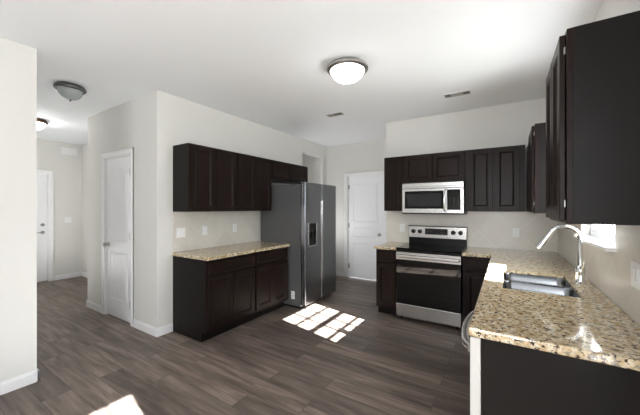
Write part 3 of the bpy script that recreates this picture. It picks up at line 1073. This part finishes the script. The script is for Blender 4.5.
# ------------------------------------------------------------------ ceiling lights
def flush_light(name, x, y, r, mat_g, mat_r, label, drop=0.108, finial=True):
    root = thing(name, (x, y, CEIL), label, 'ceiling light', 'flush dome ceiling lights')
    MB().lathe((x, y, CEIL), (0, 0, -1), [(r * 0.80, 0.0), (r * 0.86, 0.004), (r * 0.97, 0.020), (r, 0.034), (r * 0.985, 0.046), (r * 0.93, 0.054), (r * 0.84, 0.057), (r * 0.79, 0.046)], 48).obj('rim', mat_r, root, True)
    prof = []
    for k in range(11):
        t = k / 10 * math.pi / 2
        prof.append((r * 0.80 * math.cos(t), 0.044 + drop * math.sin(t)))
    prof[-1] = (0.0, 0.044 + drop)
    MB().lathe((x, y, CEIL), (0, 0, -1), prof, 48).obj('glass_dome', mat_g, root, True)
    if finial:
        MB().lathe((x, y, CEIL - 0.044 - drop + 0.003), (0, 0, -1), [(0.012, 0), (0.013, 0.005), (0.008, 0.009), (0.009, 0.014), (0.005, 0.021), (0.0, 0.023)], 18).obj('finial', mat_r, root, True)
    return root


flush_light('ceiling_light', -1.235, 2.41, 0.190, M['lamp_on'], M['nickel'], 'lit white dome ceiling light over the kitchen floor')
flush_light('ceiling_light', -3.945, 1.215, 0.138, M['lamp_off'], M['pewter'], 'unlit grey dome ceiling light by the hall entrance')
flush_light('ceiling_light', -5.89, 1.40, 0.140, M['lamp_on_hall'], M['bronze'], 'lit dome ceiling light deep in the hall, half hidden')


# ------------------------------------------------------------------ vents and plates
def ceiling_vent(x0, x1, y0, y1, label, darks):
    root = thing('ceiling_vent', ((x0 + x1) / 2, (y0 + y1) / 2, CEIL), label, 'vent', 'ceiling air vents')
    z = CEIL
    w = 0.018
    m = MB()
    m.box(x0, x1, y0, y0 + w, z - 0.008, z, 0.002).box(x0, x1, y1 - w, y1, z - 0.008, z, 0.002)
    m.box(x0, x0 + w, y0 + w, y1 - w, z - 0.008, z, 0.002).box(x1 - w, x1, y0 + w, y1 - w, z - 0.008, z, 0.002)
    m.obj('frame', M['plate'], root)
    MB().box(x0 + w, x1 - w, y0 + w, y1 - w, z - 0.0015, z - 0.0005).obj('backing', M['vent_grey'], root)
    m = MB()
    n = 7
    for k in range(n):
        yy = y0 + w + (y1 - y0 - 2 * w) * (k + 0.5) / n
        for q0, q1 in darks:
            m.box(x0 + w + (x1 - x0 - 2 * w) * q0, x0 + w + (x1 - x0 - 2 * w) * q1, yy - 0.0045, yy + 0.0045, z - 0.006, z - 0.003)
    m.obj('slats', M['nickel'], root)
    return root


ceiling_vent(-0.630, -0.330, 3.625, 3.770, 'slim ceiling air vent above the microwave side', [(0.24, 0.74)])
ceiling_vent(-2.165, -1.890, 3.510, 3.660, 'small ceiling air vent in front of the refrigerator', [(0.0, 0.45)])
root = thing('wall_vent', (XE, 2.29, 2.495), 'white air grille high on the entry wall', 'vent')
F = facing_east(XE)
MB().fb(F, 2.155, 2.425, 2.495, 2.645, 0.0, 0.010, 0.003).obj('frame', M['plate'], root)
m = MB()
for k in range(5):
    m.fb(F, 2.175, 2.405, 2.515 + k * 0.026, 2.527 + k * 0.026, 0.010, 0.014, 0.001)
m.obj('slats', M['trim'], root)


def wall_plate(name, F, a, h, w, hgt, kind, label, group, n):
    root = thing(name, Vector(F(a, h - hgt / 2, 0)), label, 'outlet' if kind == 'outlet' else 'switch', group)
    MB().fb(F, a - w / 2, a + w / 2, h - hgt / 2, h + hgt / 2, 0, 0.006, 0.002).obj('cover_plate', M['plate'], root)
    if kind == 'outlet':
        for s in (-1, 1):
            c = h + s * 0.020
            q = MB().lathe(F(a, c, 0.006), n, [(0.016, -0.001), (0.016, 0.002), (0.0, 0.002)], 20).obj('socket', M['plate'], root)
            MB().fb(F, a - 0.008, a - 0.005, c - 0.004, c + 0.005, 0.008, 0.0085).fb(F, a + 0.005, a + 0.008, c - 0.004, c + 0.005, 0.008, 0.0085).obj('slot', M['slot'], q)
    else:
        k = max(1, round(w / 0.048) - 0)
        k = 2 if w > 0.1 else 1
        for i in range(k):
            c = a + (i - (k - 1) / 2) * 0.046
            MB().fb(F, c - 0.016, c + 0.016, h - 0.033, h + 0.033, 0.006, 0.009, 0.001).obj('rocker', M['trim'], root)
    return root


Lf, Sf, Wf = facing_east(XL + tk), facing_south(YS - tk), facing_west(XR - tk)
gp = 'white wall plates on the tile'
wall_plate('switch_plate', Lf, 2.050, 1.135, 0.116, 0.116, 'switch', 'white double switch plate nearest the free end of left tile', gp, (1, 0, 0))
wall_plate('switch_plate', Lf, 2.375, 1.138, 0.072, 0.116, 'switch', 'white switch plate in the middle of the left tile', gp, (1, 0, 0))
wall_plate('wall_outlet', Lf, 2.865, 1.146, 0.072, 0.116, 'outlet', 'white outlet on left tile nearest the refrigerator', gp, (1, 0, 0))
wall_plate('wall_outlet', Sf, -1.318, 1.130, 0.072, 0.116, 'outlet', 'white outlet on the tile left of the range', gp, (0, -1, 0))
wall_plate('wall_outlet', Sf, 0.099, 1.122, 0.072, 0.116, 'outlet', 'white outlet on the tile right of the range', gp, (0, -1, 0))
wall_plate('switch_plate', Wf, 1.905, 1.125, 0.116, 0.120, 'switch', 'white double switch plate on the tile beside the sink window', gp, (-1, 0, 0))
wall_plate('switch_plate', facing_east(XE), 2.272, 1.185, 0.116, 0.116, 'switch', 'white switch plate on the hall end wall beside entry door', None, (1, 0, 0))
